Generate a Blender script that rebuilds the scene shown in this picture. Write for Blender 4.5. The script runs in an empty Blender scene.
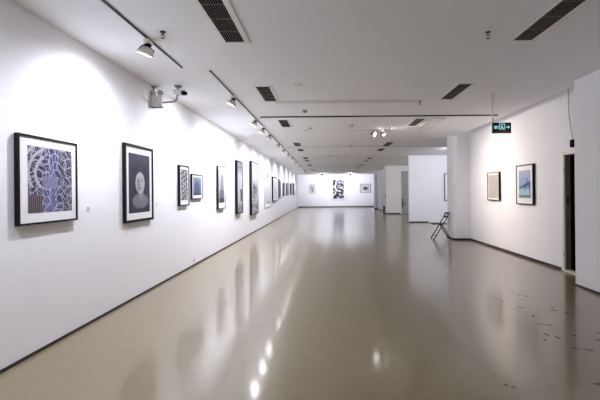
import bpy, bmesh, math, random
import numpy as np
from mathutils import Vector, Matrix

SC = bpy.context.scene
COL = SC.collection
PI = math.pi

# ------------------------------------------------------------------ camera, world, exposure
cam_data = bpy.data.cameras.new('camera')
cam = bpy.data.objects.new('camera', cam_data)
COL.objects.link(cam)
cam.location = (0, 0, 1.45)
cam.rotation_euler = (PI / 2, math.radians(0.5), 0)
cam_data.sensor_width = 36
cam_data.lens = 24
cam_data.shift_x = -26 / 600
cam_data.shift_y = -8 / 600
cam_data.clip_start = 0.05
SC.camera = cam

world = bpy.data.worlds.new('world')
SC.world = world
world.use_nodes = True
bg = world.node_tree.nodes['Background']
bg.inputs[0].default_value = (0.93, 0.94, 1.0, 1)
bg.inputs[1].default_value = 0.15
SC.view_settings.view_transform = 'Standard'
SC.view_settings.look = 'None'
SC.view_settings.gamma = 1
SC.view_settings.use_curve_mapping = False
SC.view_settings.exposure = 2.14
SC.cycles.max_bounces = 10
SC.cycles.diffuse_bounces = 8

COOL = (0.87, 0.885, 1.0)
NEUTRAL = (1.0, 0.98, 0.96)
WARM = (1.0, 0.86, 0.74)
P_LEFT, P_BACK, P_RIGHT, P_ALCOVE_FILL = 33, 90, 55, 55

# ------------------------------------------------------------------ materials
def lin(c):
    c = np.asarray(c, float) / 255.0
    return np.where(c <= 0.04045, c / 12.92, ((c + 0.055) / 1.055) ** 2.4)

def mat(name, rgb, rough=0.5, metal=0.0, noise=0.0, scale=30.0, bump=0.0, emit=0.0, spec=0.5):
    m = bpy.data.materials.new(name)
    m.use_nodes = True
    nt = m.node_tree
    b = nt.nodes['Principled BSDF']
    c = tuple(float(v) for v in lin(rgb)) + (1,)
    b.inputs['Base Color'].default_value = c
    b.inputs['Roughness'].default_value = rough
    b.inputs['Metallic'].default_value = metal
    b.inputs['Specular IOR Level'].default_value = spec
    if emit:
        b.inputs['Emission Color'].default_value = c
        b.inputs['Emission Strength'].default_value = emit
    if noise or bump:
        tc = nt.nodes.new('ShaderNodeTexCoord')
        n = nt.nodes.new('ShaderNodeTexNoise')
        n.inputs['Scale'].default_value = scale
        n.inputs['Detail'].default_value = 5
        nt.links.new(tc.outputs['Object'], n.inputs['Vector'])
        if noise:
            mix = nt.nodes.new('ShaderNodeMix')
            mix.data_type = 'RGBA'
            mix.inputs[6].default_value = tuple(v * (1 - noise) for v in c[:3]) + (1,)
            mix.inputs[7].default_value = tuple(min(1, v * (1 + noise)) for v in c[:3]) + (1,)
            nt.links.new(n.outputs['Fac'], mix.inputs[0])
            nt.links.new(mix.outputs[2], b.inputs['Base Color'])
        if bump:
            bp = nt.nodes.new('ShaderNodeBump')
            bp.inputs['Strength'].default_value = bump
            bp.inputs['Distance'].default_value = 0.01
            nt.links.new(n.outputs['Fac'], bp.inputs['Height'])
            nt.links.new(bp.outputs['Normal'], b.inputs['Normal'])
    return m

def floor_material():
    m = bpy.data.materials.new('floor_epoxy')
    m.use_nodes = True
    nt = m.node_tree
    N, L = nt.nodes, nt.links
    b = N['Principled BSDF']
    tc = N.new('ShaderNodeTexCoord')
    big = N.new('ShaderNodeTexNoise'); big.inputs['Scale'].default_value = 0.45; big.inputs['Detail'].default_value = 6
    fine = N.new('ShaderNodeTexNoise'); fine.inputs['Scale'].default_value = 9; fine.inputs['Detail'].default_value = 8
    L.new(tc.outputs['Object'], big.inputs['Vector']); L.new(tc.outputs['Object'], fine.inputs['Vector'])
    mix = N.new('ShaderNodeMix'); mix.data_type = 'RGBA'
    mix.inputs[6].default_value = tuple(lin((131, 117, 86))) + (1,)
    mix.inputs[7].default_value = tuple(lin((141, 127, 96))) + (1,)
    L.new(big.outputs['Fac'], mix.inputs[0])
    mix2 = N.new('ShaderNodeMix'); mix2.data_type = 'RGBA'; mix2.blend_type = 'MULTIPLY'
    mix2.inputs[0].default_value = 0.25
    L.new(mix.outputs[2], mix2.inputs[6])
    ramp = N.new('ShaderNodeValToRGB')
    ramp.color_ramp.elements[0].position = 0.3; ramp.color_ramp.elements[0].color = (0.7, 0.68, 0.62, 1)
    ramp.color_ramp.elements[1].position = 0.6
    L.new(fine.outputs['Fac'], ramp.inputs[0]); L.new(ramp.outputs[0], mix2.inputs[7])
    L.new(mix2.outputs[2], b.inputs['Base Color'])
    mr = N.new('ShaderNodeMapRange')
    mr.inputs['To Min'].default_value = 0.28; mr.inputs['To Max'].default_value = 0.31
    L.new(fine.outputs['Fac'], mr.inputs['Value']); L.new(mr.outputs[0], b.inputs['Roughness'])
    b.inputs['Specular IOR Level'].default_value = 0.4
    b.inputs['Coat Weight'].default_value = 0.7
    b.inputs['Coat Roughness'].default_value = 0.11
    return m

def print_material():
    m = bpy.data.materials.new('printed_picture')
    m.use_nodes = True
    b = m.node_tree.nodes['Principled BSDF']
    a = m.node_tree.nodes.new('ShaderNodeAttribute')
    a.attribute_name = 'ink'
    m.node_tree.links.new(a.outputs['Color'], b.inputs['Base Color'])
    b.inputs['Roughness'].default_value = 0.55
    return m

M = dict(
    wall=mat('wall_paint', (245, 245, 249), 0.7, noise=0.015, scale=3, spec=0.25),
    ceil=mat('ceiling_paint', (246, 248, 252), 0.8, noise=0.015, scale=2, spec=0.2),
    floor=floor_material(),
    scuff=mat('scuff_rubber', (62, 53, 43), 0.6),
    base=mat('skirting_dark', (34, 31, 30), 0.5),
    basebrown=mat('skirting_brown', (48, 40, 36), 0.5),
    basegrey=mat('skirting_grey', (96, 96, 100), 0.5),
    black=mat('black_lacquer', (12, 11, 13), 0.5, noise=0.1, spec=0.25),
    brown=mat('dark_wood', (58, 42, 34), 0.4, noise=0.2),
    paleframe=mat('pale_frame', (196, 194, 196), 0.4, noise=0.03),
    mount=mat('mount_board', (240, 240, 240), 0.8, noise=0.01),
    print_=print_material(),
    white=mat('white_plastic', (232, 232, 230), 0.45, noise=0.01),
    cream=mat('cream_metal', (222, 218, 205), 0.35, noise=0.02),
    grey=mat('grey_metal', (150, 150, 152), 0.35, 0.6, noise=0.05),
    track=mat('track_dark', (40, 40, 44), 0.4, 0.3, noise=0.05),
    trackgrey=mat('track_grey', (206, 206, 208), 0.5, noise=0.03),
    trackwhite=mat('track_white', (214, 214, 212), 0.5, noise=0.02),
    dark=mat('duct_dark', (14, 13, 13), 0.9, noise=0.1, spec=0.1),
    slat=mat('slat_grey', (104, 102, 96), 0.5, noise=0.05),
    lens=mat('lamp_glow', (255, 252, 246), 0.4, emit=11),
    olive=mat('door_leaf_grey', (112, 110, 100), 0.45, noise=0.04),
    doorgrey=mat('door_grey', (178, 178, 184), 0.5, noise=0.02),
    signblack=mat('sign_face', (8, 24, 26), 0.3),
    signglow=mat('sign_glow', (160, 226, 232), 0.4, emit=.22),
    signred=mat('sign_strip', (150, 84, 76), 0.4),
    card=mat('card_stock', (250, 250, 250), 0.7, noise=0.01),
    ink=mat('card_ink', (150, 150, 154), 0.7),
    clear=mat('lamp_glass_grey', (190, 194, 198), 0.15, noise=0.05),
)

# ------------------------------------------------------------------ mesh helpers
class MB:
    def __init__(self):
        self.bm = bmesh.new()
        self.mi = 0
    def face(self, pts):
        f = self.bm.faces.new([self.bm.verts.new(p) for p in pts])
        f.material_index = self.mi
        return f
    def box(self, x0, x1, y0, y1, z0, z1, T=None):
        c = [(x, y, z) for x in (x0, x1) for y in (y0, y1) for z in (z0, z1)]
        if T is not None:
            c = [T @ Vector(p) for p in c]
        v = [self.bm.verts.new(p) for p in c]
        for idx in ((0, 1, 3, 2), (4, 6, 7, 5), (0, 4, 5, 1), (2, 3, 7, 6), (0, 2, 6, 4), (1, 5, 7, 3)):
            f = self.bm.faces.new([v[i] for i in idx]); f.material_index = self.mi
        return self
    def tube(self, pts, r, n=10, T=None, smooth=True):
        pts = [Vector(p) for p in pts]
        rings = []
        up = None
        for i, p in enumerate(pts):
            a = pts[max(i - 1, 0)]; b = pts[min(i + 1, len(pts) - 1)]
            d = (b - a).normalized()
            if up is None:
                up = Vector((0, 0, 1)) if abs(d.z) < 0.9 else Vector((1, 0, 0))
            s = d.cross(up).normalized(); t = s.cross(d).normalized(); up = t
            ring = []
            for k in range(n):
                q = p + r * (math.cos(2 * PI * k / n) * s + math.sin(2 * PI * k / n) * t)
                ring.append(self.bm.verts.new(T @ q if T is not None else q))
            rings.append(ring)
        for a, b in zip(rings, rings[1:]):
            for k in range(n):
                f = self.bm.faces.new((a[k], a[(k + 1) % n], b[(k + 1) % n], b[k]))
                f.smooth = smooth; f.material_index = self.mi
        self.bm.faces.new(rings[0][::-1]); self.bm.faces.new(rings[-1])
        return self
    def lathe(self, prof, n=24, T=None, smooth=True):
        # prof: (radius, z) pairs, turned about the local z axis
        rings = []
        for r, z in prof:
            ring = []
            for k in range(n):
                q = Vector((r * math.cos(2 * PI * k / n), r * math.sin(2 * PI * k / n), z))
                ring.append(self.bm.verts.new(T @ q if T is not None else q))
            rings.append(ring)
        for a, b in zip(rings, rings[1:]):
            for k in range(n):
                f = self.bm.faces.new((a[k], a[(k + 1) % n], b[(k + 1) % n], b[k]))
                f.smooth = smooth; f.material_index = self.mi
        if prof[0][0] > 1e-6: self.bm.faces.new(rings[0][::-1])
        if prof[-1][0] > 1e-6: self.bm.faces.new(rings[-1])
        return self
    def prism(self, poly, a, b, axis='z'):
        def p3(p, h):
            return {'z': (p[0], p[1], h), 'y': (p[0], h, p[1]), 'x': (h, p[0], p[1])}[axis]
        lo = [self.bm.verts.new(p3(p, a)) for p in poly]; hi = [self.bm.verts.new(p3(p, b)) for p in poly]
        n = len(poly)
        for k in range(n):
            f = self.bm.faces.new((lo[k], lo[(k + 1) % n], hi[(k + 1) % n], hi[k])); f.material_index = self.mi
        f = self.bm.faces.new(lo[::-1]); f.material_index = self.mi
        f = self.bm.faces.new(hi); f.material_index = self.mi
        return self
    def build(self, name, mats, parent=None, bevel=0.0, loc=None):
        bmesh.ops.recalc_face_normals(self.bm, faces=self.bm.faces[:])
        me = bpy.data.meshes.new(name)
        self.bm.to_mesh(me); self.bm.free()
        for m in (mats if isinstance(mats, (list, tuple)) else [mats]):
            me.materials.append(m)
        o = bpy.data.objects.new(name, me)
        COL.objects.link(o)
        if parent is not None: o.parent = parent
        if loc is not None: o.location = loc
        if bevel:
            md = o.modifiers.new('bevel', 'BEVEL'); md.width = bevel; md.segments = 2; md.limit_method = 'ANGLE'
        return o

def tag(o, label, cat, group=None):
    o['label'] = label; o['category'] = cat
    if group: o['group'] = group
    return o

def thing(name, label, cat, loc=(0, 0, 0), rz=0.0, group=None):
    o = bpy.data.objects.new(name, None)
    o.empty_display_size = 0.1
    COL.objects.link(o)
    o.location = loc; o.rotation_euler = (0, 0, rz)
    return tag(o, label, cat, group)

def struct(name, mb, m, parent=None, bevel=0.0):
    o = mb.build(name, m, parent, bevel)
    if parent is None: o['kind'] = 'structure'
    return o

# ------------------------------------------------------------------ the setting
CZ = 3.10
XL = -2.66
XR = 4.25
YB = 38.0

# floor, with the dark scuffs worn into the coating at the right
rnd = random.Random(4)
f = MB()
f.box(-2.86, 7.0, -6, 38.2, -0.12, 0)
f.mi = 1
def blob(x, y, l, w, ang):
    n = 9; pts = []
    for k in range(n):
        a = 2 * PI * k / n
        rr = 0.65 + 0.5 * rnd.random()
        px, py = math.cos(a) * l * rr, math.sin(a) * w * rr
        pts.append((x + px * math.cos(ang) - py * math.sin(ang), y + px * math.sin(ang) + py * math.cos(ang), 0.0006))
    f.face(pts)
for x, y, l, a in [(2.64, 6.72, .05, .2), (2.70, 6.66, .035, .5), (2.25, 5.32, .045, 2.7), (2.29, 5.24, .04, 2.5),
                   (2.62, 5.66, .03, 2.2), (2.66, 5.54, .06, 2.3), (2.72, 5.46, .06, 2.3), (2.78, 5.40, .04, 2.5),
                   (2.38, 4.97, .045, 2.9), (2.43, 4.95, .03, .2), (2.80, 4.96, .04, 2.3), (2.74, 4.84, .07, 2.3),
                   (2.82, 4.72, .05, 2.4), (2.32, 4.33, .045, 2.9), (2.38, 4.29, .05, 2.8), (2.20, 4.02, .05, 2.3),
                   (2.26, 3.93, .05, 2.3), (2.10, 3.86, .03, .6), (2.45, 3.98, .04, .3), (2.27, 3.66, .05, 2.9),
                   (2.36, 3.62, .05, 2.8), (1.33, 2.98, .03, 2.6), (1.37, 2.94, .025, 2.6), (2.75, 4.05, .05, .1),
                   (2.62, 3.86, .04, .4), (2.60, 5.30, .03, 1.0), (2.03, 2.98, .06, .1), (2.10, 2.92, .05, 2.8),
                   (2.38, 4.62, .04, 1.9), (2.30, 4.86, .03, .3)]:
    blob(x, y, l * .95, l * 0.22 + 0.006, a - .5 if a > 1.8 else a)
struct('floor', f, [M['floor'], M['scuff']])

# ceiling: one slab with a recessed slot along the right-hand wall
c = MB()
c.box(-2.86, 3.96, -6, 38.2, CZ, CZ + 0.12)
c.box(3.96, 7.0, -6, 6.06, CZ, CZ + 0.12)
c.box(3.96, 7.0, 11.78, 38.2, CZ, CZ + 0.12)
c.box(3.94, 3.96, 6.06, 11.78, CZ + 0.12, CZ + 0.40)
c.box(3.94, 4.45, 6.06, 11.78, CZ + 0.40, CZ + 0.50)
struct('ceiling', c, M['ceil'])

struct('wall_left', MB().box(-2.86, XL, -6, 38.2, 0, CZ), M['wall'])
struct('wall_back', MB().box(XL, 7.0, YB, 38.2, 0, CZ), M['wall'])
w = MB()
w.box(XR, 4.45, 7.17, 11.78, 0, CZ + 0.40)
w.box(XR, 4.45, 6.20, 7.17, 2.13, CZ + 0.40)
w.box(XR, 4.45, 6.06, 6.20, 0, CZ + 0.40)
struct('wall_right', w, M['wall'])
struct('wall_right_near', MB().box(3.77, 4.65, -6, 6.06, 0, CZ), M['wall'])

# projecting pier with a rounded corner, right of the chair
pr = 0.13
poly = [(6.8, 11.78), (6.8, 12.40), (3.76, 12.40)]
for k in range(9):
    a = PI + (PI / 2) * k / 8
    poly.append((3.76 + pr + pr * math.cos(a), 11.78 + pr + pr * math.sin(a)))
struct('wall_right_pier', MB().prism(poly, 0, CZ), M['wall'])
struct('wall_right_panel', MB().box(3.84, 6.8, 18.5, 18.7, 0, CZ), M['wall'])
struct('wall_alcove', MB().box(6.8, 7.0, 12.2, 26.4, 0, CZ), M['wall'])
w = MB()
w.box(3.85, 4.84, 25.6, 26.4, 0, CZ)
w.box(4.84, 5.72, 25.6, 26.4, 2.72, CZ)
w.box(4.84, 5.72, 25.85, 26.4, 0, 2.72)
w.box(5.72, 6.8, 25.6, 26.4, 0, CZ)
struct('wall_right_middle', w, M['wall'])
struct('wall_right_far', MB().box(XR, 4.45, 26.4, 33.0, 0, CZ).box(3.98, 4.75, 33.0, 33.3, 0, CZ).box(4.6, 4.75, 33.3, YB, 0, CZ), M['wall'])

# skirting strips
struct('baseboard_left', MB().box(XL, XL + 0.012, -6, YB, 0, 0.026), M['base'])
struct('baseboard_back', MB().box(XL + 0.012, 4.6, YB - 0.015, YB, 0, 0.10), M['basegrey'])
struct('baseboard_right', MB().box(XR - 0.012, XR, 7.24, 11.78, 0, 0.05), M['basebrown'])
struct('baseboard_right_near', MB().box(3.758, 3.77, -6, 6.06, 0, 0.03), M['base'])
off = 0.012
poly2 = [(XR - 0.012, 11.78), (XR - 0.012, 11.78 - off)]
prs = [(3.76 + pr + (pr + off) * math.cos(PI + PI / 2 * k / 8), 11.78 + pr + (pr + off) * math.sin(PI + PI / 2 * k / 8)) for k in range(9)][::-1]
inn = [(3.76 + pr + pr * math.cos(PI + PI / 2 * k / 8), 11.78 + pr + pr * math.sin(PI + PI / 2 * k / 8)) for k in range(9)]
poly2 = poly2 + prs + [(3.76 - off, 12.40), (3.76, 12.40)] + inn
struct('baseboard_pier', MB().prism(poly2, 0, 0.05), M['base'])
struct('baseboard_panel', MB().box(3.84, 4.72, 18.485, 18.5, 0, 0.05), M['base'])
struct('baseboard_middle', MB().box(3.838, 4.76, 25.585, 25.6, 0, 0.07).box(3.838, 3.85, 25.6, 26.4, 0, 0.07), M['base'])
struct('baseboard_far', MB().box(3.968, 4.25, 32.985, 33.0, 0, 0.08).box(4.235, 4.25, 26.4, 32.985, 0, 0.06), M['basegrey'])

# doorway in the right wall: cream frame, leaf swung into a dark room
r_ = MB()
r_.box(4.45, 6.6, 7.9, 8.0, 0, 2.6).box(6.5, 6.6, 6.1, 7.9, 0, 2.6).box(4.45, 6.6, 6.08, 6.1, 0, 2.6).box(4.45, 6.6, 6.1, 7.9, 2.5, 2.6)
struct('wall_storeroom', r_, M['dark'])  # darkness of the unlit room put into near-black wall colour
df = MB()
df.box(XR - 0.02, 4.34, 7.11, 7.17, 0, 2.13).box(XR - 0.02, 4.34, 6.20, 6.26, 0, 2.13).box(XR - 0.02, 4.34, 6.26, 7.11, 2.07, 2.13)
df.box(XR - 0.02, 4.34, 6.26, 7.11, 0.0, 0.035)
trim = struct('trim_1', df, M['cream'], bevel=0.004)
MB().box(XR + 0.002, 4.34, 7.10, 7.11, 0.035, 2.07).build('door_stop', M['olive'], trim)
MB().box(4.275, 4.30, 7.092, 7.10, 1.18, 1.34).build('strike_plate', M['black'], trim)
for z in (.25, 1.75):
    MB().box(XR - .023, XR - .02, 7.125, 7.14, z, z + .12).build('hinge', M['grey'], trim)
struct('wall_doorway_lining', MB().box(4.34, 4.46, 7.09, 7.17, 0, 2.13).box(4.34, 4.46, 6.20, 6.28, 0, 2.13).box(4.34, 4.46, 6.28, 7.09, 2.05, 2.13), M['dark'])  # near-black colour continues the room's painted darkness into the opening
door = struct('door_1', MB().box(4.47, 5.28, 6.24, 6.28, 0.02, 2.06), M['olive'], bevel=.003)
MB().tube([(5.2, 6.28, 1.05), (5.2, 6.34, 1.05), (5.09, 6.34, 1.05)], 0.011).build('door_handle', M['black'], door)

# grey door in the middle wall
d2 = struct('door_2', MB().box(4.86, 5.70, 25.78, 25.83, 0.01, 2.70), M['doorgrey'])
struct('trim_2', MB().box(4.82, 4.86, 25.58, 25.85, 0, 2.74).box(5.70, 5.74, 25.58, 25.85, 0, 2.74).box(4.86, 5.70, 25.58, 25.85, 2.70, 2.74), M['doorgrey'])
MB().box(4.88, 4.95, 25.74, 25.78, 0.42, 0.98).build('push_plate', M['black'], d2)
MB().tube([(4.92, 25.76, 0.66), (4.92, 25.68, 0.66), (5.13, 25.68, 0.66)], 0.025).build('door_handle', M['track'], d2)

# ------------------------------------------------------------------ pictures
def hsh(a, b, s=0):
    v = np.sin(a * 127.1 + b * 311.7 + s * 74.7) * 43758.5453
    return v - np.floor(v)
def vnoise(x, y, s=0):
    xi, yi = np.floor(x), np.floor(y); xf, yf = x - xi, y - yi
    xf = xf * xf * (3 - 2 * xf); yf = yf * yf * (3 - 2 * yf)
    a = hsh(xi, yi, s) * (1 - xf) + hsh(xi + 1, yi, s) * xf
    b = hsh(xi, yi + 1, s) * (1 - xf) + hsh(xi + 1, yi + 1, s) * xf
    return a * (1 - yf) + b * yf
def fbm(x, y, s=0):
    return 0.5 * vnoise(x, y, s) + 0.3 * vnoise(2.1 * x, 2.1 * y, s + 1) + 0.2 * vnoise(4.3 * x, 4.3 * y, s + 2)
def ell(u, v, cu, cv, a, b):
    return ((u - cu) / a) ** 2 + ((v - cv) / b) ** 2
def paint(img, mask, rgb):
    mask = np.clip(mask, 0, 1)[..., None]
    return img * (1 - mask) + np.array(rgb, float) * mask
def flat(u, rgb):
    return np.ones(u.shape + (3,)) * np.array(rgb, float)
def soft(d, k=8):
    return np.clip((1 - d) * k, 0, 1)

def art_linework(u, v):
    pal = np.array([(24, 28, 66), (58, 68, 136), (16, 18, 34), (92, 98, 166), (22, 58, 66), (60, 48, 108), (30, 70, 62), (120, 128, 184)], float)
    # patchwork of small panels, each ruled in its own direction
    p = u * 6.2 + 0.55 * np.sin(7 * v + 1) + 0.35 * np.sin(17 * v + 4 * u)
    q = v * 7.4 + 0.6 * np.sin(6 * u + .5) + 0.4 * np.sin(15 * u + 3 * v)
    ip, iq = np.floor(p), np.floor(q)
    fp, fq = p - ip, q - iq
    an = hsh(ip, iq, 5) * PI
    fr = 10 + hsh(ip, iq, 9) * 12
    st = ((u * np.cos(an) + v * np.sin(an)) * fr) % 1
    h1 = hsh(ip, iq, 3)
    k = ((h1 * 8).astype(int) + (st > .5) * 3) % 8
    img = pal[k] * .8
    line = (st < .22) & (hsh(ip, iq, 11) > .18)
    edge = (fp < .11) | (fq < .11)
    # arcs sweeping through the upper left
    r = np.hypot((u - .5) * .8, v - .6)
    arcs = (u < .34) & (v > .38) & (np.abs((r * 9) % 1 - .5) < .2) & (r > .2)
    # paler figure down the middle
    fig = np.abs(u - .50 - .03 * np.sin(9 * v)) < .16 + .03 * np.sin(7 * v)
    img = np.where(fig[..., None], .75 * img + np.array((32, 36, 62.)), img)
    band = fig & (np.abs(v - .47) < .09)
    vee = (np.abs(((v * 26 + 16 * np.abs(u - .5)) % 1) - .5) < .24)
    line = np.where(band, vee, line)
    edge = np.where(band, False, edge)
    img = np.where((line & fig)[..., None], np.array((178, 178, 214.)), img)
    img = np.where((line & ~fig)[..., None], np.array((160, 152, 176.)), img)
    img = np.where((edge | arcs)[..., None], np.array((200, 194, 210.)), img)
    bars = (u < .3) & (v < .26)
    img = np.where(bars[..., None], np.where((np.abs((u * 26) % 1 - .5) < .24)[..., None], np.array((150, 130, 144.)), np.array((26, 24, 32.))), img)
    return img

def art_face(u, v):
    n = fbm(u * 14, v * 18, 5)
    img = flat(u, (50, 48, 72)) + (n - .5)[..., None] * 30
    img = paint(img, (v > .8) * .25, (96, 96, 120))
    img = paint(img, soft(ell(u, v, .5, .56, .38, .34), 4) * .8, (38, 36, 58))
    img = paint(img, soft(ell(u, v, .52, .72, .13, .10), 4) * .5, (70, 68, 92))
    img = paint(img, soft(ell(u, v, .54, .20, .42, .14), 3) * .8, (160, 154, 162))
    img = paint(img, soft(ell(u, v, .57, .33, .11, .12), 5), (158, 150, 158))
    img = paint(img, soft(ell(u, v, .52, .51, .24, .20), 4), (206, 200, 206))
    img = paint(img, soft(ell(u, v, .44, .47, .08, .13), 3) * .55, (120, 114, 130))
    for e in (.45, .61):
        img = paint(img, soft(ell(u, v, e, .545, .045, .016), 3) * .8, (62, 58, 76))
        img = paint(img, soft(ell(u, v, e, .58, .055, .008), 3) * .6, (96, 90, 104))
    img = paint(img, soft(ell(u, v, .54, .475, .022, .04), 3) * .45, (140, 132, 146))
    img = paint(img, soft(ell(u, v, .54, .415, .06, .016), 3) * .85, (92, 70, 88))
    img = paint(img, soft(ell(u, v, .42, .12, .2, .06), 3) * .5, (120, 116, 128))
    return img + (fbm(u * 40, v * 50, 9) - .5)[..., None] * 16

def art_lattice(u, v):
    img = flat(u, (30, 30, 36))
    p = u * 3 + v * .9; q = v * 6 - u * 1.3
    fp, fq = p - np.floor(p) - .5, q - np.floor(q) - .5
    r = (hsh(np.floor(p), np.floor(q), 2) * .16 + .32)
    img = paint(img, (np.hypot(fp, fq) < r) * 1.0, (216, 216, 220))
    img = paint(img, (np.hypot(fp, fq) < r * .45) * .9, (60, 60, 70))
    return img

def art_woods(u, v):
    img = flat(u, (120, 134, 166)) + (v - .5)[..., None] * 60
    trunks = np.abs(np.sin(u * 19 + np.sin(v * 5) * .4)) < .24
    img = paint(img, trunks * .55, (52, 62, 92))
    img = paint(img, soft(ell(u, v, .45, .35, .35, .5), 2) * .55, (58, 70, 104))
    img = paint(img, (v < .12) * .6, (44, 50, 70))
    return img + (fbm(u * 20, v * 24, 3) - .5)[..., None] * 40

def art_tower(u, v):
    img = flat(u, (176, 178, 190)) + (v - .6)[..., None] * 40
    img = paint(img, (fbm(u * 5, v * 12, 8) > .55) * .3, (120, 122, 138))
    img = paint(img, (np.abs(u - .55) < .07 + .05 * vnoise(v * 14, v * 0, 2)) * (v > .3) * (v < .82) * .85, (66, 68, 84))
    img = paint(img, soft(ell(u, v, .5, .26, .45, .16), 3) * .7, (84, 86, 104))
    return paint(img, (v < .14) * .85, (50, 50, 60))

def art_mist(u, v):
    img = flat(u, (212, 212, 218))
    img = paint(img, np.clip((v - .72) * 5, 0, 1) * .4, (116, 116, 126))
    img = paint(img, ((v > .8) & (fbm(u * 12, v * 30, 1) > .5)) * .5, (54, 54, 60))
    img = paint(img, np.clip((.2 - v) * 9, 0, 1) * .5, (70, 70, 78))
    img = paint(img, (np.abs(u - .74) < .1 + .08 * vnoise(v * 16, u * 0, 4)) * (v > .22) * (v < .46) * .9, (34, 34, 40))
    return img + (fbm(u * 16, v * 30, 12) - .5)[..., None] * 36

def art_cluster(u, v):
    img = flat(u, (196, 197, 204)) + (fbm(u * 10, v * 22, 2) - .5)[..., None] * 30
    img = paint(img, ((v > .82) & (np.sin(v * 130) > .1)) * .4, (130, 130, 140))
    img = paint(img, soft(ell(u, v, .5, .45, .36, .19), 3) * (fbm(u * 9, v * 20, 7) > .42) * .85, (62, 64, 84))
    img = paint(img, ((v < .2) & (fbm(u * 14, v * 40, 5) > .5)) * .8, (60, 60, 72))
    img = paint(img, (np.abs(v - .25) < .01) * .6, (90, 90, 100))
    return img

def art_pale(u, v):
    img = flat(u, (228, 228, 232)) + (fbm(u * 6, v * 9, 2) - .5)[..., None] * 10
    img = paint(img, soft(ell(u, v, .4, .88, .22, .035), 3) * .8, (70, 70, 80))
    img = paint(img, soft(ell(u, v, .5, .06, .35, .03), 3) * .5, (140, 140, 148))
    return img

def art_white(u, v):
    img = flat(u, (232, 232, 236))
    return paint(img, soft(ell(u, v, .62, .45, .18, .3), 2) * .25, (150, 150, 160))

def tone(rgb, seed, amp=40):
    def fn(u, v):
        img = flat(u, rgb) + (fbm(u * 6, v * 9, seed) - .5)[..., None] * amp
        return paint(img, soft(ell(u, v, .5, .5, .3, .3), 2) * (fbm(u * 10, v * 12, seed + 3) > .5) * .45, (46, 46, 54))
    return fn

def art_collage(u, v):
    p, q = np.floor(u * 8 + .35 * np.sin(v * 17)), np.floor(v * 13 + .3 * np.sin(u * 13))
    h = hsh(p, q, 1)
    img = flat(u, (232, 232, 236))
    img = paint(img, (h < .5) * 1.0, (30, 30, 42))
    img = paint(img, ((h > .5) & (h < .64)) * 1.0, (120, 122, 150))
    img = paint(img, ((v > .86) & (h > .3)) * .8, (225, 225, 230))
    img = paint(img, soft(ell(u, v, .5, .66, .25, .1), 3) * (h > .45) * .8, (190, 192, 212))
    return img

def art_vase(u, v):
    img = flat(u, (226, 226, 230))
    img = paint(img, soft(ell(u, v, .5, .62, .24, .22), 2) * (fbm(u * 12, v * 12, 1) > .42) * .85, (96, 96, 106))
    return paint(img, (np.abs(u - .52) < .12) * (v > .15) * (v < .45) * .8, (90, 92, 104))

def art_diamond(u, v):
    img = flat(u, (214, 214, 218))
    d = np.abs(u - .5) / .36 + np.abs(v - .48) / .3
    img = paint(img, np.clip((1 - d) * 6, 0, 1), (28, 28, 34))
    return paint(img, (np.abs(v - .48) < .015) * (d < 1) * .5, (120, 120, 130))

def art_sketch(u, v):
    img = flat(u, (206, 202, 196)) + (fbm(u * 8, v * 14, 4) - .5)[..., None] * 26
    img = paint(img, (np.abs(ell(u, v, .5, .5, .28, .36) - 1) < .14) * .35, (140, 136, 132))
    return paint(img, (np.abs(np.sin(u * 22 + 4 * np.sin(v * 9))) < .15) * (ell(u, v, .5, .45, .3, .34) < 1) * .35, (130, 128, 126))

def art_wave(u, v):
    t = np.clip(v, 0, 1)[..., None]
    img = np.array((96, 164, 196.)) * (1 - t) + np.array((196, 196, 236.)) * t
    sw = np.sin(14 * np.hypot(u - .3, v - .05) + 3 * np.sin(u * 5))
    img = paint(img, (sw > .35) * (v < .62 - .25 * (1 - u)) * .8, (30, 74, 124))
    img = paint(img, (sw < -.55) * (v < .55) * .75, (196, 226, 238))
    img = paint(img, soft(ell(u, v, .72, .55, .14, .2), 3) * (fbm(u * 14, v * 20, 3) > .5) * .7, (38, 70, 120))
    img = paint(img, soft(ell(u, v, .35, .3, .2, .09), 3) * .7, (186, 216, 236))
    return paint(img, (v < .1) * .5, (24, 92, 112))

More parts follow.
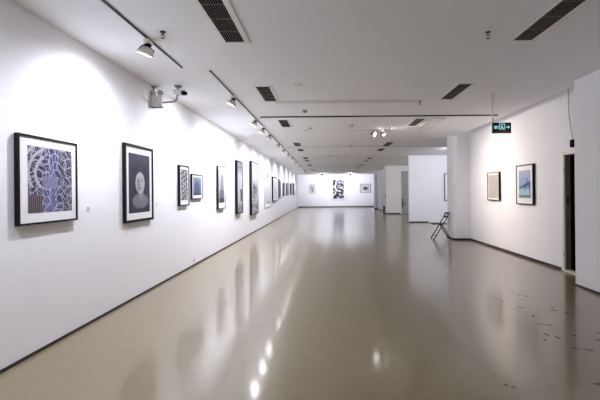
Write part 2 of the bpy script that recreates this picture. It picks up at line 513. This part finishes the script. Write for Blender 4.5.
def picture(label, loc, rz, w, h, art, fw=0.025, depth=0.04, mat_=(0.06, 0.06, 0.07, 0.08), frame='black', group=None, res=70, gap=0.008):
    """origin at the bottom centre of the back; local x runs left to right, local -y faces the room"""
    t = thing('framed_picture', label, 'picture', loc, rz, group)
    yb, yf = -gap, -gap - depth
    m = MB()
    o = [(-w / 2, 0), (w / 2, 0), (w / 2, h), (-w / 2, h)]
    i = [(-w / 2 + fw, fw), (w / 2 - fw, fw), (w / 2 - fw, h - fw), (-w / 2 + fw, h - fw)]
    for k in range(4):
        a, b, c2, d = o[k], o[(k + 1) % 4], i[(k + 1) % 4], i[k]
        vs = [m.bm.verts.new((p[0], y, p[1])) for y in (yf, yb) for p in (a, b, c2, d)]
        for idx in ((0, 1, 2, 3), (7, 6, 5, 4), (0, 4, 5, 1), (1, 5, 6, 2), (2, 6, 7, 3), (3, 7, 4, 0)):
            m.bm.faces.new([vs[q] for q in idx])
    m.build('frame', M[frame], t, bevel=0.002)
    l, r, tp, bt = mat_
    ins = min(0.012, depth * .4)
    if max(mat_) > 0:
        MB().box(-w / 2 + fw, w / 2 - fw, yf + ins, yb, fw, h - fw).build('mount', M['mount'], t)
        yp = yf + ins
    else:
        MB().box(-w / 2 + fw, w / 2 - fw, yf + ins + .004, yb, fw, h - fw).build('backing_board', M['mount'], t)
        yp = yf + ins + .003
    x0, x1, z0, z1 = -w / 2 + fw + l, w / 2 - fw - r, fw + bt, h - fw - tp
    nx = res; nz = max(8, int(res * (z1 - z0) / (x1 - x0)))
    nz = min(nz, res * 2)
    U, V = np.meshgrid((np.arange(nx + 1)) / nx, (np.arange(nz + 1)) / nz)
    img = np.clip(art(U, V), 0, 255)
    co = np.stack([x0 + U * (x1 - x0), np.full_like(U, yp - .0015), z0 + V * (z1 - z0)], -1).reshape(-1, 3)
    idx = np.arange((nx + 1) * (nz + 1)).reshape(nz + 1, nx + 1)
    faces = np.stack([idx[:-1, :-1], idx[:-1, 1:], idx[1:, 1:], idx[1:, :-1]], -1).reshape(-1, 4)
    me = bpy.data.meshes.new('print')
    me.from_pydata(co.tolist(), [], faces.tolist())
    at = me.color_attributes.new('ink', 'FLOAT_COLOR', 'POINT')
    rgba = np.ones((len(co), 4)); rgba[:, :3] = lin(img.reshape(-1, 3) * .9)
    at.data.foreach_set('color', rgba.astype(np.float32).ravel())
    me.materials.append(M['print_'])
    po = bpy.data.objects.new('print', me); COL.objects.link(po); po.parent = t
    return t

GL = 'framed pictures along the left wall'
def left_pic(label, y0, y1, z0, z1, art, **k):
    return picture(label, (XL, (y0 + y1) / 2, z0), PI / 2, y1 - y0, z1 - z0, art, group=GL, **k)
left_pic('square black-framed print of dense blue and white linework, nearest on left wall', 3.40, 4.21, 1.18, 1.98, art_linework, fw=.018, mat_=(.10, .065, .075, .085), res=130)
left_pic('black-framed portrait print of a pale face on dark purple ground', 5.21, 6.06, 1.06, 2.12, art_face, fw=.035, mat_=(.075, .075, .085, .09), res=90)
left_pic('narrow black-framed print of white rings on a black lattice', 7.15, 7.64, 1.22, 1.96, art_lattice, fw=.02, mat_=(.05, .05, .05, .08), depth=.045, res=70)
left_pic('small black-framed print of blue-grey woods, right beside the lattice print', 7.83, 8.50, 1.33, 1.83, art_woods, fw=.018, mat_=(.07, .06, .04, .06), depth=.035)
left_pic('black-framed upright print of a grey tower shape with wide white bottom mount', 9.69, 10.36, 1.05, 2.12, art_tower, fw=.022, mat_=(.06, .06, .06, .13), depth=.05)
left_pic('tall black box-framed grey print with small black figure low on its right', 11.66, 12.43, .83, 2.40, art_mist, fw=.03, mat_=(0, 0, 0, 0), depth=.075)
left_pic('tallest box-framed print on left wall, light grey with dark cluster in the middle', 13.87, 15.2, .67, 2.56, art_cluster, fw=.03, mat_=(0, 0, 0, 0), depth=.085)
left_pic('large pale white print in thin light grey frame on left wall', 17.2, 19.2, .80, 2.5, art_pale, fw=.03, mat_=(.1, .1, .1, .1), depth=.03, frame='paleframe')
left_pic('white print with wide black side edge beside the large pale print', 19.6, 21.2, 1.0, 2.23, art_white, fw=.05, mat_=(.1, .1, .1, .1), depth=.06, res=40)
left_pic('grey print in black frame, fifth from the far end of left wall', 22.3, 23.2, 1.12, 2.18, tone((120, 120, 128), 1), fw=.04, mat_=(.06, .06, .06, .06), depth=.05, res=30)
left_pic('charcoal grey print, fourth from the far end of left wall', 24.4, 25.3, 1.22, 2.03, tone((96, 96, 104), 2), fw=.03, mat_=(0, 0, 0, 0), depth=.05, res=30)
left_pic('mid grey print, third from the far end of left wall', 26.5, 27.9, 1.25, 2.08, tone((132, 132, 140), 3), fw=.03, mat_=(0, 0, 0, 0), depth=.05, res=30)
left_pic('dark grey print, second from the far end of left wall', 29.3, 30.5, 1.28, 2.10, tone((84, 84, 92), 4), fw=.03, mat_=(0, 0, 0, 0), depth=.05, res=30)
left_pic('charcoal print hanging last at the far end of left wall', 31.9, 33.0, 1.22, 2.17, tone((74, 74, 82), 5), fw=.03, mat_=(0, 0, 0, 0), depth=.05, res=30)

GR = 'framed pictures on the right wall'
picture('smaller black-framed pale sketch on right wall, nearer the rounded pier', (XR, 10.06, 1.20), -PI / 2, .70, .71, art_sketch, fw=.02, depth=.045, mat_=(.03, .03, .04, .04), group=GR)
picture('larger black-framed blue and teal print with white mount on right wall', (XR, 8.47, 1.15), -PI / 2, .72, .84, art_wave, fw=.02, depth=.05, mat_=(.09, .09, .10, .12), group=GR, res=90)
GB = 'pictures on the back wall'
picture('small pale print with grey vase shape, left on the back wall', (-1.31, YB, 1.31), 0, .62, .92, art_vase, fw=.03, depth=.04, mat_=(.03, .03, .03, .03), frame='paleframe', group=GB, res=40)
picture('large black and white collage print in the middle of the back wall', (1.18, YB, .66), 0, 1.44, 2.06, art_collage, fw=.04, depth=.05, mat_=(.16, .16, .1, .1), frame='paleframe', group=GB, res=90)
picture('landscape print of a black diamond shape, right on the back wall', (3.75, YB, 1.38), 0, 1.02, .80, art_diamond, fw=.045, depth=.04, mat_=(.08, .08, .08, .08), frame='track', group=GB, res=40)
picture('black-framed picture on white panel behind the folding chair, half hidden by pier', (5.88, 18.5, .99), 0, .84, 1.27, tone((120, 120, 130), 8), fw=.03, depth=.04, mat_=(.12, .12, .2, .2), res=40)

# small caption cards and socket
def card(label, loc, rz, w=.075, h=.06):
    t = thing('caption_card', label, 'label', loc, rz, 'caption cards beside the pictures')
    MB().box(-w / 2, w / 2, -.006, 0, 0, h).build('card', M['card'], t)
    m = MB()
    for k, l in enumerate((.7, .5, .6)):
        z = h * (.75 - .22 * k)
        m.box(-w * .4, -w * .4 + w * l, -.0072, -.006, z, z + .004)
    m.build('printed_lines', M['ink'], t)
card('white caption card on left wall right of the blue linework print', (XL, 4.47, 1.26), PI / 2)
card('white caption card on left wall right of the pale face portrait', (XL, 6.30, 1.24), PI / 2)
card('white caption card on left wall just right of the blue-grey woods print', (XL, 8.86, 1.23), PI / 2)
card('white caption card on right wall nearer the door than the teal print', (XR, 7.92, 1.26), -PI / 2)

t = thing('wall_socket', 'white socket plate low on left wall just above the dark skirting', 'socket', (XL, 8.02, .06), PI / 2)
MB().box(-.045, .045, -.012, 0, 0, .085).build('plate', M['white'], t, bevel=.004)
for a in (-.022, .012):
    MB().box(a, a + .01, -.0135, -.012, .03, .055).build('socket_hole', M['dark'], t)

# ------------------------------------------------------------------ lighting tracks and spotlights
def track(label, p0, p1, m, w=.018, hgt=.014, group='ceiling lighting tracks'):
    t = thing('lighting_track', label, 'track', p0, 0, group)
    d = Vector(p1) - Vector(p0); L = d.length
    T = Matrix.Rotation(math.atan2(d.y, d.x), 4, 'Z')
    mb = MB()
    mb.box(0, L, -w / 2, -w * .22, -hgt, 0, T=T).box(0, L, w * .22, w / 2, -hgt, 0, T=T).box(0, L, -w * .22, w * .22, -hgt * .45, 0, T=T)
    mb.build('rail', m, t)
    for a in (-.02, L):
        MB().box(a, a + .02, -w * .6, w * .6, -hgt * 1.1, 0, T=T).build('end_cap', M['track'], t)
track('short dark track on ceiling at upper left, nearest the camera', (-1.90, -1.0, CZ), (-1.87, 5.21, CZ), M['track'])
track('long dark track running down the hall beside the left wall', (-1.545, 5.40, CZ), (-1.545, 33.6, CZ), M['track'])
track('long dark cross track spanning the ceiling by the exit sign', (-1.39, 8.70, CZ), (3.72, 8.70, CZ), M['track'], .04, .022)
track('short white cross track carrying the pair of lit spotlights', (-.52, 10.60, CZ), (1.72, 10.60, CZ), M['trackwhite'])
track('grey cross track meeting the far side of the rounded pier', (-1.35, 14.6, CZ), (6.6, 14.6, CZ), M['trackgrey'], .03, .014)
track('grey cross track second beyond the folding chair', (-1.2, 18.3, CZ), (6.6, 18.3, CZ), M['trackgrey'], .03, .014)
track('grey cross track third beyond the folding chair', (-1.2, 25.0, CZ), (3.8, 25.0, CZ), M['trackgrey'], .03, .014)
track('cross track nearest the back wall', (-.9, 34.5, CZ), (3.0, 34.5, CZ), M['trackgrey'], .03, .014)

def spotlight(label, loc, target, power, col, ang=160, blend=1.0, size=.085, group='track spotlights', body='cream', hang=.12):
    t = thing('spotlight', label, 'spotlight', loc, 0, group)
    hd = Vector((0, 0, -hang))
    # the head leans out from the track towards what it lights
    d = (Vector(target) - Vector(loc) - hd).normalized()
    side = Vector((d.x, d.y, 0)).normalized()
    hc = hd + side * .035
    Q = d.to_track_quat('-Z', 'Y').to_matrix().to_4x4()
    T = Matrix.Translation(hc) @ Q
    ang0 = math.atan2(side.y, side.x)
    R0 = Matrix.Rotation(ang0, 4, 'Z')
    MB().box(-.03, .03, -.055, .055, -.045, 0, T=R0 @ Matrix.Rotation(PI / 2, 4, 'Z') if abs(side.x) < .5 else None).build('adapter', M['white'], t, bevel=.004)
    lat = Vector((-side.y, side.x, 0))
    y = MB()
    y.tube([(0, 0, -.04), tuple(Vector((0, 0, -.065))), tuple(lat * (size + .012) + Vector((0, 0, -.085))), tuple(hc + lat * (size + .012))], .006, 8)
    y.tube([(0, 0, -.06), tuple(lat * -(size + .012) + Vector((0, 0, -.085))), tuple(hc - lat * (size + .012))], .006, 8)
    y.build('yoke', M['track'], t)
    s = size
    MB().lathe([(s * .45, .055), (s * .62, .035), (s * .98, .0), (s * 1.05, -.022), (s * 1.05, -.032), (s * .96, -.032), (s * .90, -.018), (s * .55, .02), (s * .4, .03)], 28, T).build('head', M[body], t)
    hb = MB(); hb.lathe([(.016, .095), (s * .34, .09), (s * .4, .055), (s * .4, .035)], 20, T)
    for k in range(3):
        hb.lathe([(s * .47, .060 + k * .011), (s * .47, .064 + k * .011)], 20, T)
    hb.build('heat_sink', M['black'], t)
    MB().lathe([(s * .9, -.0185), (s * .9, -.022)], 24, T).build('lens', M['lens'], t)
    ld = bpy.data.lights.new('spot_lamp', 'SPOT')
    ld.energy = power; ld.color = col; ld.spot_size = math.radians(ang); ld.spot_blend = blend
    ld.shadow_soft_size = .05
    lo = bpy.data.objects.new('spot_lamp', ld); COL.objects.link(lo)
    lo.parent = t
    lo.matrix_local = Matrix.Translation(hc + d * .085) @ Q
    return t

GS = 'spotlights on the tracks beside the left wall'
ORD = ['nearest large one, on the short track', 'first one on the long track', 'second', 'third', 'fourth', 'fifth', 'sixth', 'seventh', 'eighth', 'ninth', 'tenth', 'eleventh', 'twelfth', 'thirteenth']
spotlight('cream spotlight aimed at left wall, on short track above the camera', (-1.89, 1.9, CZ - .014), (XL, 2.2, 0.9), P_LEFT, COOL, group=GS)
spotlight('largest cream spotlight in view, hanging on the short upper left track', (-1.883, 4.27, CZ - .014), (XL, 4.45, 0.9), P_LEFT, COOL, group=GS)
ys = [6.75, 8.85, 9.95, 11.1, 13.2, 14.9, 16.6, 18.4, 21.0, 24.0, 27.0, 30.0, 33.2]
wd = ['nearest', 'second', 'third', 'fourth', 'fifth', 'sixth', 'seventh', 'eighth', 'ninth', 'tenth', 'eleventh', 'twelfth', 'farthest']
for y, o_ in zip(ys, wd):
    spotlight('small spotlight on the long left track, %s along that track' % o_, (-1.545, y, CZ - .014), (XL, y, 0.85), P_LEFT * 1.05, COOL, group=GS)
spotlight('left lit spotlight of the pair on the white cross track', (1.25, 10.60, CZ - .014), (4.25, 8.7, 1.6), P_RIGHT, WARM, size=.06, group='pair of spotlights on the white cross track', ang=76)
spotlight('right lit spotlight of the pair on the white cross track', (1.52, 10.60, CZ - .014), (4.25, 10.1, 1.6), P_RIGHT, WARM, size=.06, group='pair of spotlights on the white cross track', ang=76)
GK = 'spotlights aimed at the back wall'
spotlight('dark spotlight near the back wall, left of the collage print', (-.33, 34.5, CZ - .014), (-.2, YB, 2.3), P_BACK, COOL, group=GK, ang=110, body='track')
spotlight('dark spotlight near the back wall, right of the collage print', (2.12, 34.5, CZ - .014), (2.2, YB, 2.3), P_BACK, COOL, group=GK, ang=110, body='track')
# fill lamps added to brighten the side alcoves, out of sight behind the pier
spotlight('added unseen fill spotlight in the side alcove brightening the white panel', (5.1, 14.6, CZ - .014), (4.9, 18.5, 1.3), P_ALCOVE_FILL, COOL, group='added alcove fill lamps', ang=150)
spotlight('added unseen fill spotlight in the far alcove brightening the grey door', (5.2, 18.3 + 1.2, CZ), (5.0, 25.6, 1.2), P_ALCOVE_FILL, NEUTRAL, group='added alcove fill lamps', ang=150)

# ------------------------------------------------------------------ vents
def vent(label, x, y0, y1, group, w=.205, near=False):
    t = thing('air_vent', label, 'vent', (x, y0, CZ), 0, group)
    L = y1 - y0
    fr = MB()
    a = w / 2; e = .022
    fr.box(-a - e, -a, -e, L + e, -.006, 0).box(a, a + .055, -e, L + e, -.012, 0).box(-a, a, -e, 0, -.006, 0).box(-a, a, L, L + e, -.006, 0)
    fr.build('flange', M['white'], t)
    MB().box(-a, a, 0, L, -.0015, 0).build('duct_backing', M['dark'], t)
    g = MB()
    n = 9
    for k in range(1, n):
        xx = -a + w * k / n
        g.box(xx - .002, xx + .002, 0, L, -.006, -.0015)
    for k in (1, 2, 3):
        yy = L * k / 4
        g.box(-a, a, yy - .003, yy + .003, -.007, -.0015)
    g.build('grille', M['slat'], t)
num = ['nearest', 'second', 'third', 'fourth', 'fifth', 'sixth', 'seventh', 'eighth', 'farthest']
for k, (a, b) in enumerate([(3.2, 4.37), (6.22, 7.21), (9.1, 10.07), (13.3, 14.28), (15.26, 16.02), (18.9, 19.9), (20.6, 21.4), (24.0, 24.9), (29.0, 30.0)]):
    vent('dark slotted ceiling vent in the left row, %s to the camera' % num[k] if k < 8 else 'dark slotted ceiling vent in the left row, closest to the back wall', -.975, a, b, 'left row of ceiling vents')
for k, (a, b) in enumerate([(3.2, 4.39), (6.16, 7.18), (9.08, 10.1), (13.4, 14.5), (15.3, 16.25), (19.3, 20.2), (21.2, 21.9), (24.05, 24.9), (26.8, 27.6)]):
    vent('dark slotted ceiling vent in the right row, %s to the camera' % num[k] if k < 8 else 'dark slotted ceiling vent in the right row, closest to the back wall', 2.17, a, b, 'right row of ceiling vents')

# access hatch beside the third right-hand vent
t = thing('access_hatch', 'white rectangular ceiling hatch outline beside a right-hand vent', 'hatch', (2.56, 9.0, CZ))
m = MB(); m.box(-.17, -.14, 0, 1.45, -.014, 0).box(.14, .17, 0, 1.45, -.014, 0).box(-.14, .14, 0, .03, -.014, 0).box(-.14, .14, 1.42, 1.45, -.014, 0)
m.build('rim', M['trackwhite'], t)
MB().box(-.14, .14, .03, 1.42, -.005, 0).build('panel', M['white'], t)

# sprinkler pipe, sprinklers, detectors
tag(MB().box(-.9, 1.66, 7.20, 7.225, CZ - .022, CZ).box(-.9, 1.66, 7.225, 7.30, CZ - .012, CZ).box(-.9, 1.66, 7.30, 7.325, CZ - .022, CZ).build('ceiling_conduit', M['white']), 'thin white conduit running across the ceiling in front of the dark cross track', 'conduit')
def sprinkler(label, x, y, zt=CZ):
    t = thing('sprinkler', label, 'sprinkler', (x, y, zt), 0, 'ceiling sprinklers')
    MB().lathe([(.028, 0), (.026, -.008), (.015, -.012)], 20).build('escutcheon', M['track'], t)
    b = MB().lathe([(.014, -.010), (.014, -.035), (.009, -.045)], 12)
    b.tube([(.012, 0, -.03), (.018, 0, -.05), (.004, 0, -.068)], .004, 6).tube([(-.012, 0, -.03), (-.018, 0, -.05), (-.004, 0, -.068)], .004, 6)
    b.build('sprinkler_body', M['grey'], t)
    MB().lathe([(.018, -.066), (.018, -.070)], 16).build('deflector', M['track'], t)
sprinkler('dark ceiling sprinkler at upper right beside the nearest right vent', 1.70, 4.16)
sprinkler('dark ceiling sprinkler at upper left beside the largest spotlight', -1.65, 4.08)
sprinkler('dark ceiling sprinkler at the right end of the thin white conduit', 1.73, 7.32)
sprinkler('dark ceiling sprinkler beside the pair of lit spotlights', 1.66, 10.3)
sprinkler('dark ceiling sprinkler hanging far down the hall', .2, 18.0)
def detector(label, x, y, r=.06, hgt=.045, m='white'):
    t = thing('smoke_detector', label, 'detector', (x, y, CZ), 0, 'ceiling detectors')
    MB().lathe([(r, 0), (r, -.012), (r * .92, -.018)], 24).build('base', M['white'], t)
    MB().lathe([(r * .8, -.018), (r * .78, -hgt * .75), (r * .5, -hgt)], 24).build('sensor_cap', M[m], t)
detector('round grey detector on ceiling between the thin conduit and the dark cross track', -.41, 8.03, .06, .055, 'grey')
detector('round white detector on ceiling near the white cross track', .63, 9.85, .075, .05, 'clear')
detector('flat white detector on ceiling right of the second left vent', -.41, 6.13, .06, .024)
detector('flat white detector on ceiling beyond the dark cross track', -.40, 10.25, .06, .03, 'grey')
detector('small white detector high up far down the hall', .9, 14.1, .06, .04, 'clear')

# ------------------------------------------------------------------ exit sign on its rod
ES = (2.865, 6.85)
t = thing('exit_sign', 'black emergency exit sign with lit cyan symbols hanging by one rod', 'sign', (ES[0], ES[1], CZ))
t.scale = (0.92, 1, 0.98)
MB().lathe([(.035, 0), (.03, -.012), (.012, -.02)], 20).build('ceiling_rose', M['cream'], t)
MB().tube([(0, 0, -.01), (0, 0, -.50)], .014, 10).build('rod', M['cream'], t)
zt, zb = -.50, -.685
bx = MB().box(-.012, .335, -.018, .018, zb, zt).build('case', M['signblack'], t, bevel=.003)
m = MB()
yy0, yy1 = -.0195, -.018
def bar(x0, z0, x1, z1, wd=.006):
    a = Vector((x0, 0, z0)); b = Vector((x1, 0, z1)); d = (b - a).normalized(); n = Vector((-d.z, 0, d.x)) * wd / 2
    ps = [a - n, b - n, b + n, a + n]
    lo = [m.bm.verts.new((p.x, yy0, p.z)) for p in ps]; hi = [m.bm.verts.new((p.x, yy1, p.z)) for p in ps]
    for k in range(4):
        m.bm.faces.new((lo[k], lo[(k + 1) % 4], hi[(k + 1) % 4], hi[k]))
    m.bm.faces.new(lo[::-1]); m.bm.faces.new(hi)
zc = (zt + zb) / 2 + .012
# two small characters at the left
for z in (-.022, .022): bar(.022, zc + z, .022, zc + z * .1)
bar(.020, zc - .022, .054, zc - .022); bar(.037, zc - .022, .037, zc + .028); bar(.022, zc + .004, .052, zc + .004); bar(.052, zc - .022, .052, zc + .02)
bar(.064, zc - .02, .064, zc + .02); bar(.094, zc - .02, .094, zc + .02); bar(.062, zc + .02, .096, zc + .02); bar(.062, zc - .02, .096, zc - .02)
# running man in a doorway
bar(.118, zc - .05, .118, zc + .055, .009); bar(.214, zc - .05, .214, zc + .055, .009); bar(.118, zc + .055, .214, zc + .055, .009)
bar(.158, zc + .012, .170, zc - .014, .018); bar(.170, zc - .014, .190, zc - .026, .010); bar(.190, zc - .026, .186, zc - .05, .009)
bar(.166, zc - .012, .148, zc - .034, .010); bar(.148, zc - .034, .130, zc - .036, .009); bar(.160, zc + .014, .184, zc + .004, .008); bar(.156, zc + .012, .140, zc - .002, .008)
bar(.158, zc + .03, .172, zc + .03, .015)
# arrow to the right
bar(.234, zc, .300, zc, .010); bar(.276, zc + .022, .302, zc, .010); bar(.276, zc - .022, .302, zc, .010)
m.build('lit_symbols', M['signglow'], bx)
MB().box(.04, .325, -.0195, -.018, zb + .010, zb + .026).build('lower_strip', M['signred'], bx)

# emergency lamp on a ceiling bracket at the left wall, and the security camera beside it
ex, ey = -2.58, 6.15
t = thing('emergency_light', 'white twin-lamp emergency light box bracketed under ceiling at left wall', 'light', (ex, ey, CZ + .055))
MB().box(-.09, -.02, -.02, .03, -.085, -.055).box(-.065, -.045, -.005, .015, -.20, -.03).build('bracket', M['grey'], t)
bx = MB().box(-.085, .085, -.035, .035, -.38, -.20).build('case', M['white'], t, bevel=.006)
MB().box(-.089, -.083, -.04, .04, -.385, -.20).box(-.089, .089, -.04, .04, -.390, -.383).build('edge_trim', M['track'], bx)
MB().lathe([(.010, 0), (.010, .004)], 12, Matrix.Translation((0, -.036, -.29)) @ Matrix.Rotation(PI / 2, 4, 'X')).box(.03, .06, -.038, -.035, -.345, -.335).build('indicator', M['grey'], bx)
for sx in (-.055, .06):
    Tl = Matrix.Translation((sx, -.03, -.165)) @ Matrix.Rotation(PI / 2, 4, 'X')
    lp = MB().lathe([(.02, -.05), (.036, -.03), (.042, .012), (.036, .018)], 20, Tl)
    lp.tube([(sx, 0, -.165), (sx * .8, 0, -.205)], .008, 8)
    lo = lp.build('lamp_head', M['clear'], t)
    MB().lathe([(.034, .0182), (.03, .026), (.012, .03)], 20, Tl).build('lamp_glass', M['clear'], lo)
t = thing('security_camera', 'white wall-arm security camera with black lens right of the emergency light', 'camera', (-2.26, 6.15, CZ))
MB().lathe([(.055, 0), (.055, -.02), (.025, -.03)], 20).tube([(0, 0, -.02), (0, 0, -.07)], .014, 10).build('ceiling_mount', M['grey'], t)
MB().tube([(-.23, .0, -.255), (-.06, 0, -.24), (-.02, 0, -.20), (0, 0, -.07)], .014, 10).build('arm', M['grey'], t)
Tc = Matrix.Translation((.02, 0, -.105)) @ Matrix.Rotation(math.radians(-38), 4, 'Z') @ Matrix.Rotation(math.radians(12), 4, 'Y')
bx = MB().box(-.12, .10, -.04, .04, -.035, .04, T=Tc).build('camera_body', M['white'], t, bevel=.006)
MB().box(-.13, .13, -.046, .046, .04, .046, T=Tc).build('sun_shield', M['white'], bx)
TcL = Tc @ Matrix.Translation((.10, 0, 0)) @ Matrix.Rotation(PI / 2, 4, 'Y')
MB().lathe([(.034, 0), (.034, .035), (.028, .05), (.028, .075), (.02, .078)], 20, TcL).build('lens', M['black'], bx)

# cable and alarm sounder over the doorway
cz0 = 2.40
t = thing('door_sensor', 'small black box over the doorway with grey cable from ceiling', 'sensor', (XR, 6.84, 2.18))
MB().box(-.05, 0, -.045, .045, 0, .13).build('case', M['dark'], t, bevel=.006)
pts = []
for k in range(15):
    s = k / 14
    pts.append((-.025 - .02 * math.sin(s * PI), .17 * s ** 1.6 + .03 * math.sin(s * 5), .13 + s * 1.16))
MB().tube(pts, .007, 8).build('cable', M['grey'], t)

# wall switch and slim bin by the middle pier
t = thing('call_button', 'small black switch on the edge of the middle pier', 'switch', (3.85, 25.75, 1.02), -PI / 2)
MB().box(-.05, .05, -.03, 0, 0, .17).build('case', M['black'], t, bevel=.004)
MB().box(-.02, .02, -.036, -.03, .06, .11).build('button', M['track'], t)
t = thing('litter_bin', 'slim dark bin on the floor at the foot of the middle pier', 'bin', (3.75, 25.9, 0))
MB().lathe([(.062, 0), (.07, .02), (.075, .44), (.078, .45), (.07, .45)], 20).build('bucket', M['slat'], t)
MB().lathe([(.078, .45), (.07, .49), (.03, .51)], 20).build('lid', M['track'], t)

# ------------------------------------------------------------------ folding chair (faces the middle of the hall)
t = thing('folding_chair', 'black metal folding chair standing side-on beside the rounded white pier', 'chair', (3.47, 12.16, 0), math.radians(-4))
hw = .21
def P(x, y, z): return (x, y, z)
for s in (-1, 1):
    y = s * hw
    MB().tube([P(-.235, y, .012), P(-.22, y, .03), P(.03, y, .46), P(.145, y, .64), P(.20, y, .79)], .0145, 10).build('leg', M['black'], t)
    y2 = s * (hw - .03)
    MB().tube([P(.26, y2, .012), P(.245, y2, .03), P(.02, y2, .425), P(-.05, y2, .445)], .0145, 10).build('leg', M['black'], t)
    for x, yy in ((-.235, y), (.26, y2)):
        MB().lathe([(.017, 0), (.017, .03), (.013, .036)], 12, Matrix.Translation((x, yy, 0))).build('foot_cap', M['black'], t)
MB().tube([P(-.20, -hw, .115), P(-.20, hw, .115)], .009, 8).tube([P(.20, -hw + .03, .11), P(.20, hw - .03, .11)], .009, 8).build('stretcher', M['black'], t)
# seat pan with rounded corners and a slight dish
sp = []
for cx, cy, a0 in ((.11, .15, 0), (-.24, .15, 90), (-.24, -.15, 180), (.11, -.15, 270)):
    for k in range(6):
        a = math.radians(a0 + 90 * k / 5)
        sp.append((cx + .045 * math.cos(a), cy + .045 * math.sin(a)))
MB().prism(sp, .448, .472).build('seat', M['black'], t, bevel=.006)
# curved backrest: lower and upper rails leave an open slot
def back(z0, z1):
    b = MB()
    n = 10
    prev = None
    for k in range(n + 1):
        y = -hw + 2 * hw * k / n
        bow = .03 * (1 - (y / hw) ** 2)
        ring = []
        for z, dx in ((z0, -.009), (z0, .009), (z1, .009), (z1, -.009)):
            xx = .145 + (z - .64) * .367 + bow + dx
            ring.append(b.bm.verts.new((xx, y, z)))
        if prev:
            for q in range(4):
                b.bm.faces.new((prev[q], prev[(q + 1) % 4], ring[(q + 1) % 4], ring[q]))
        else:
            b.bm.faces.new(ring)
        prev = ring
    b.bm.faces.new(prev[::-1])
    return b
back(.745, .80).build('back_rail', M['black'], t, bevel=.004)
back(.635, .695).build('back_rail', M['black'], t, bevel=.004)
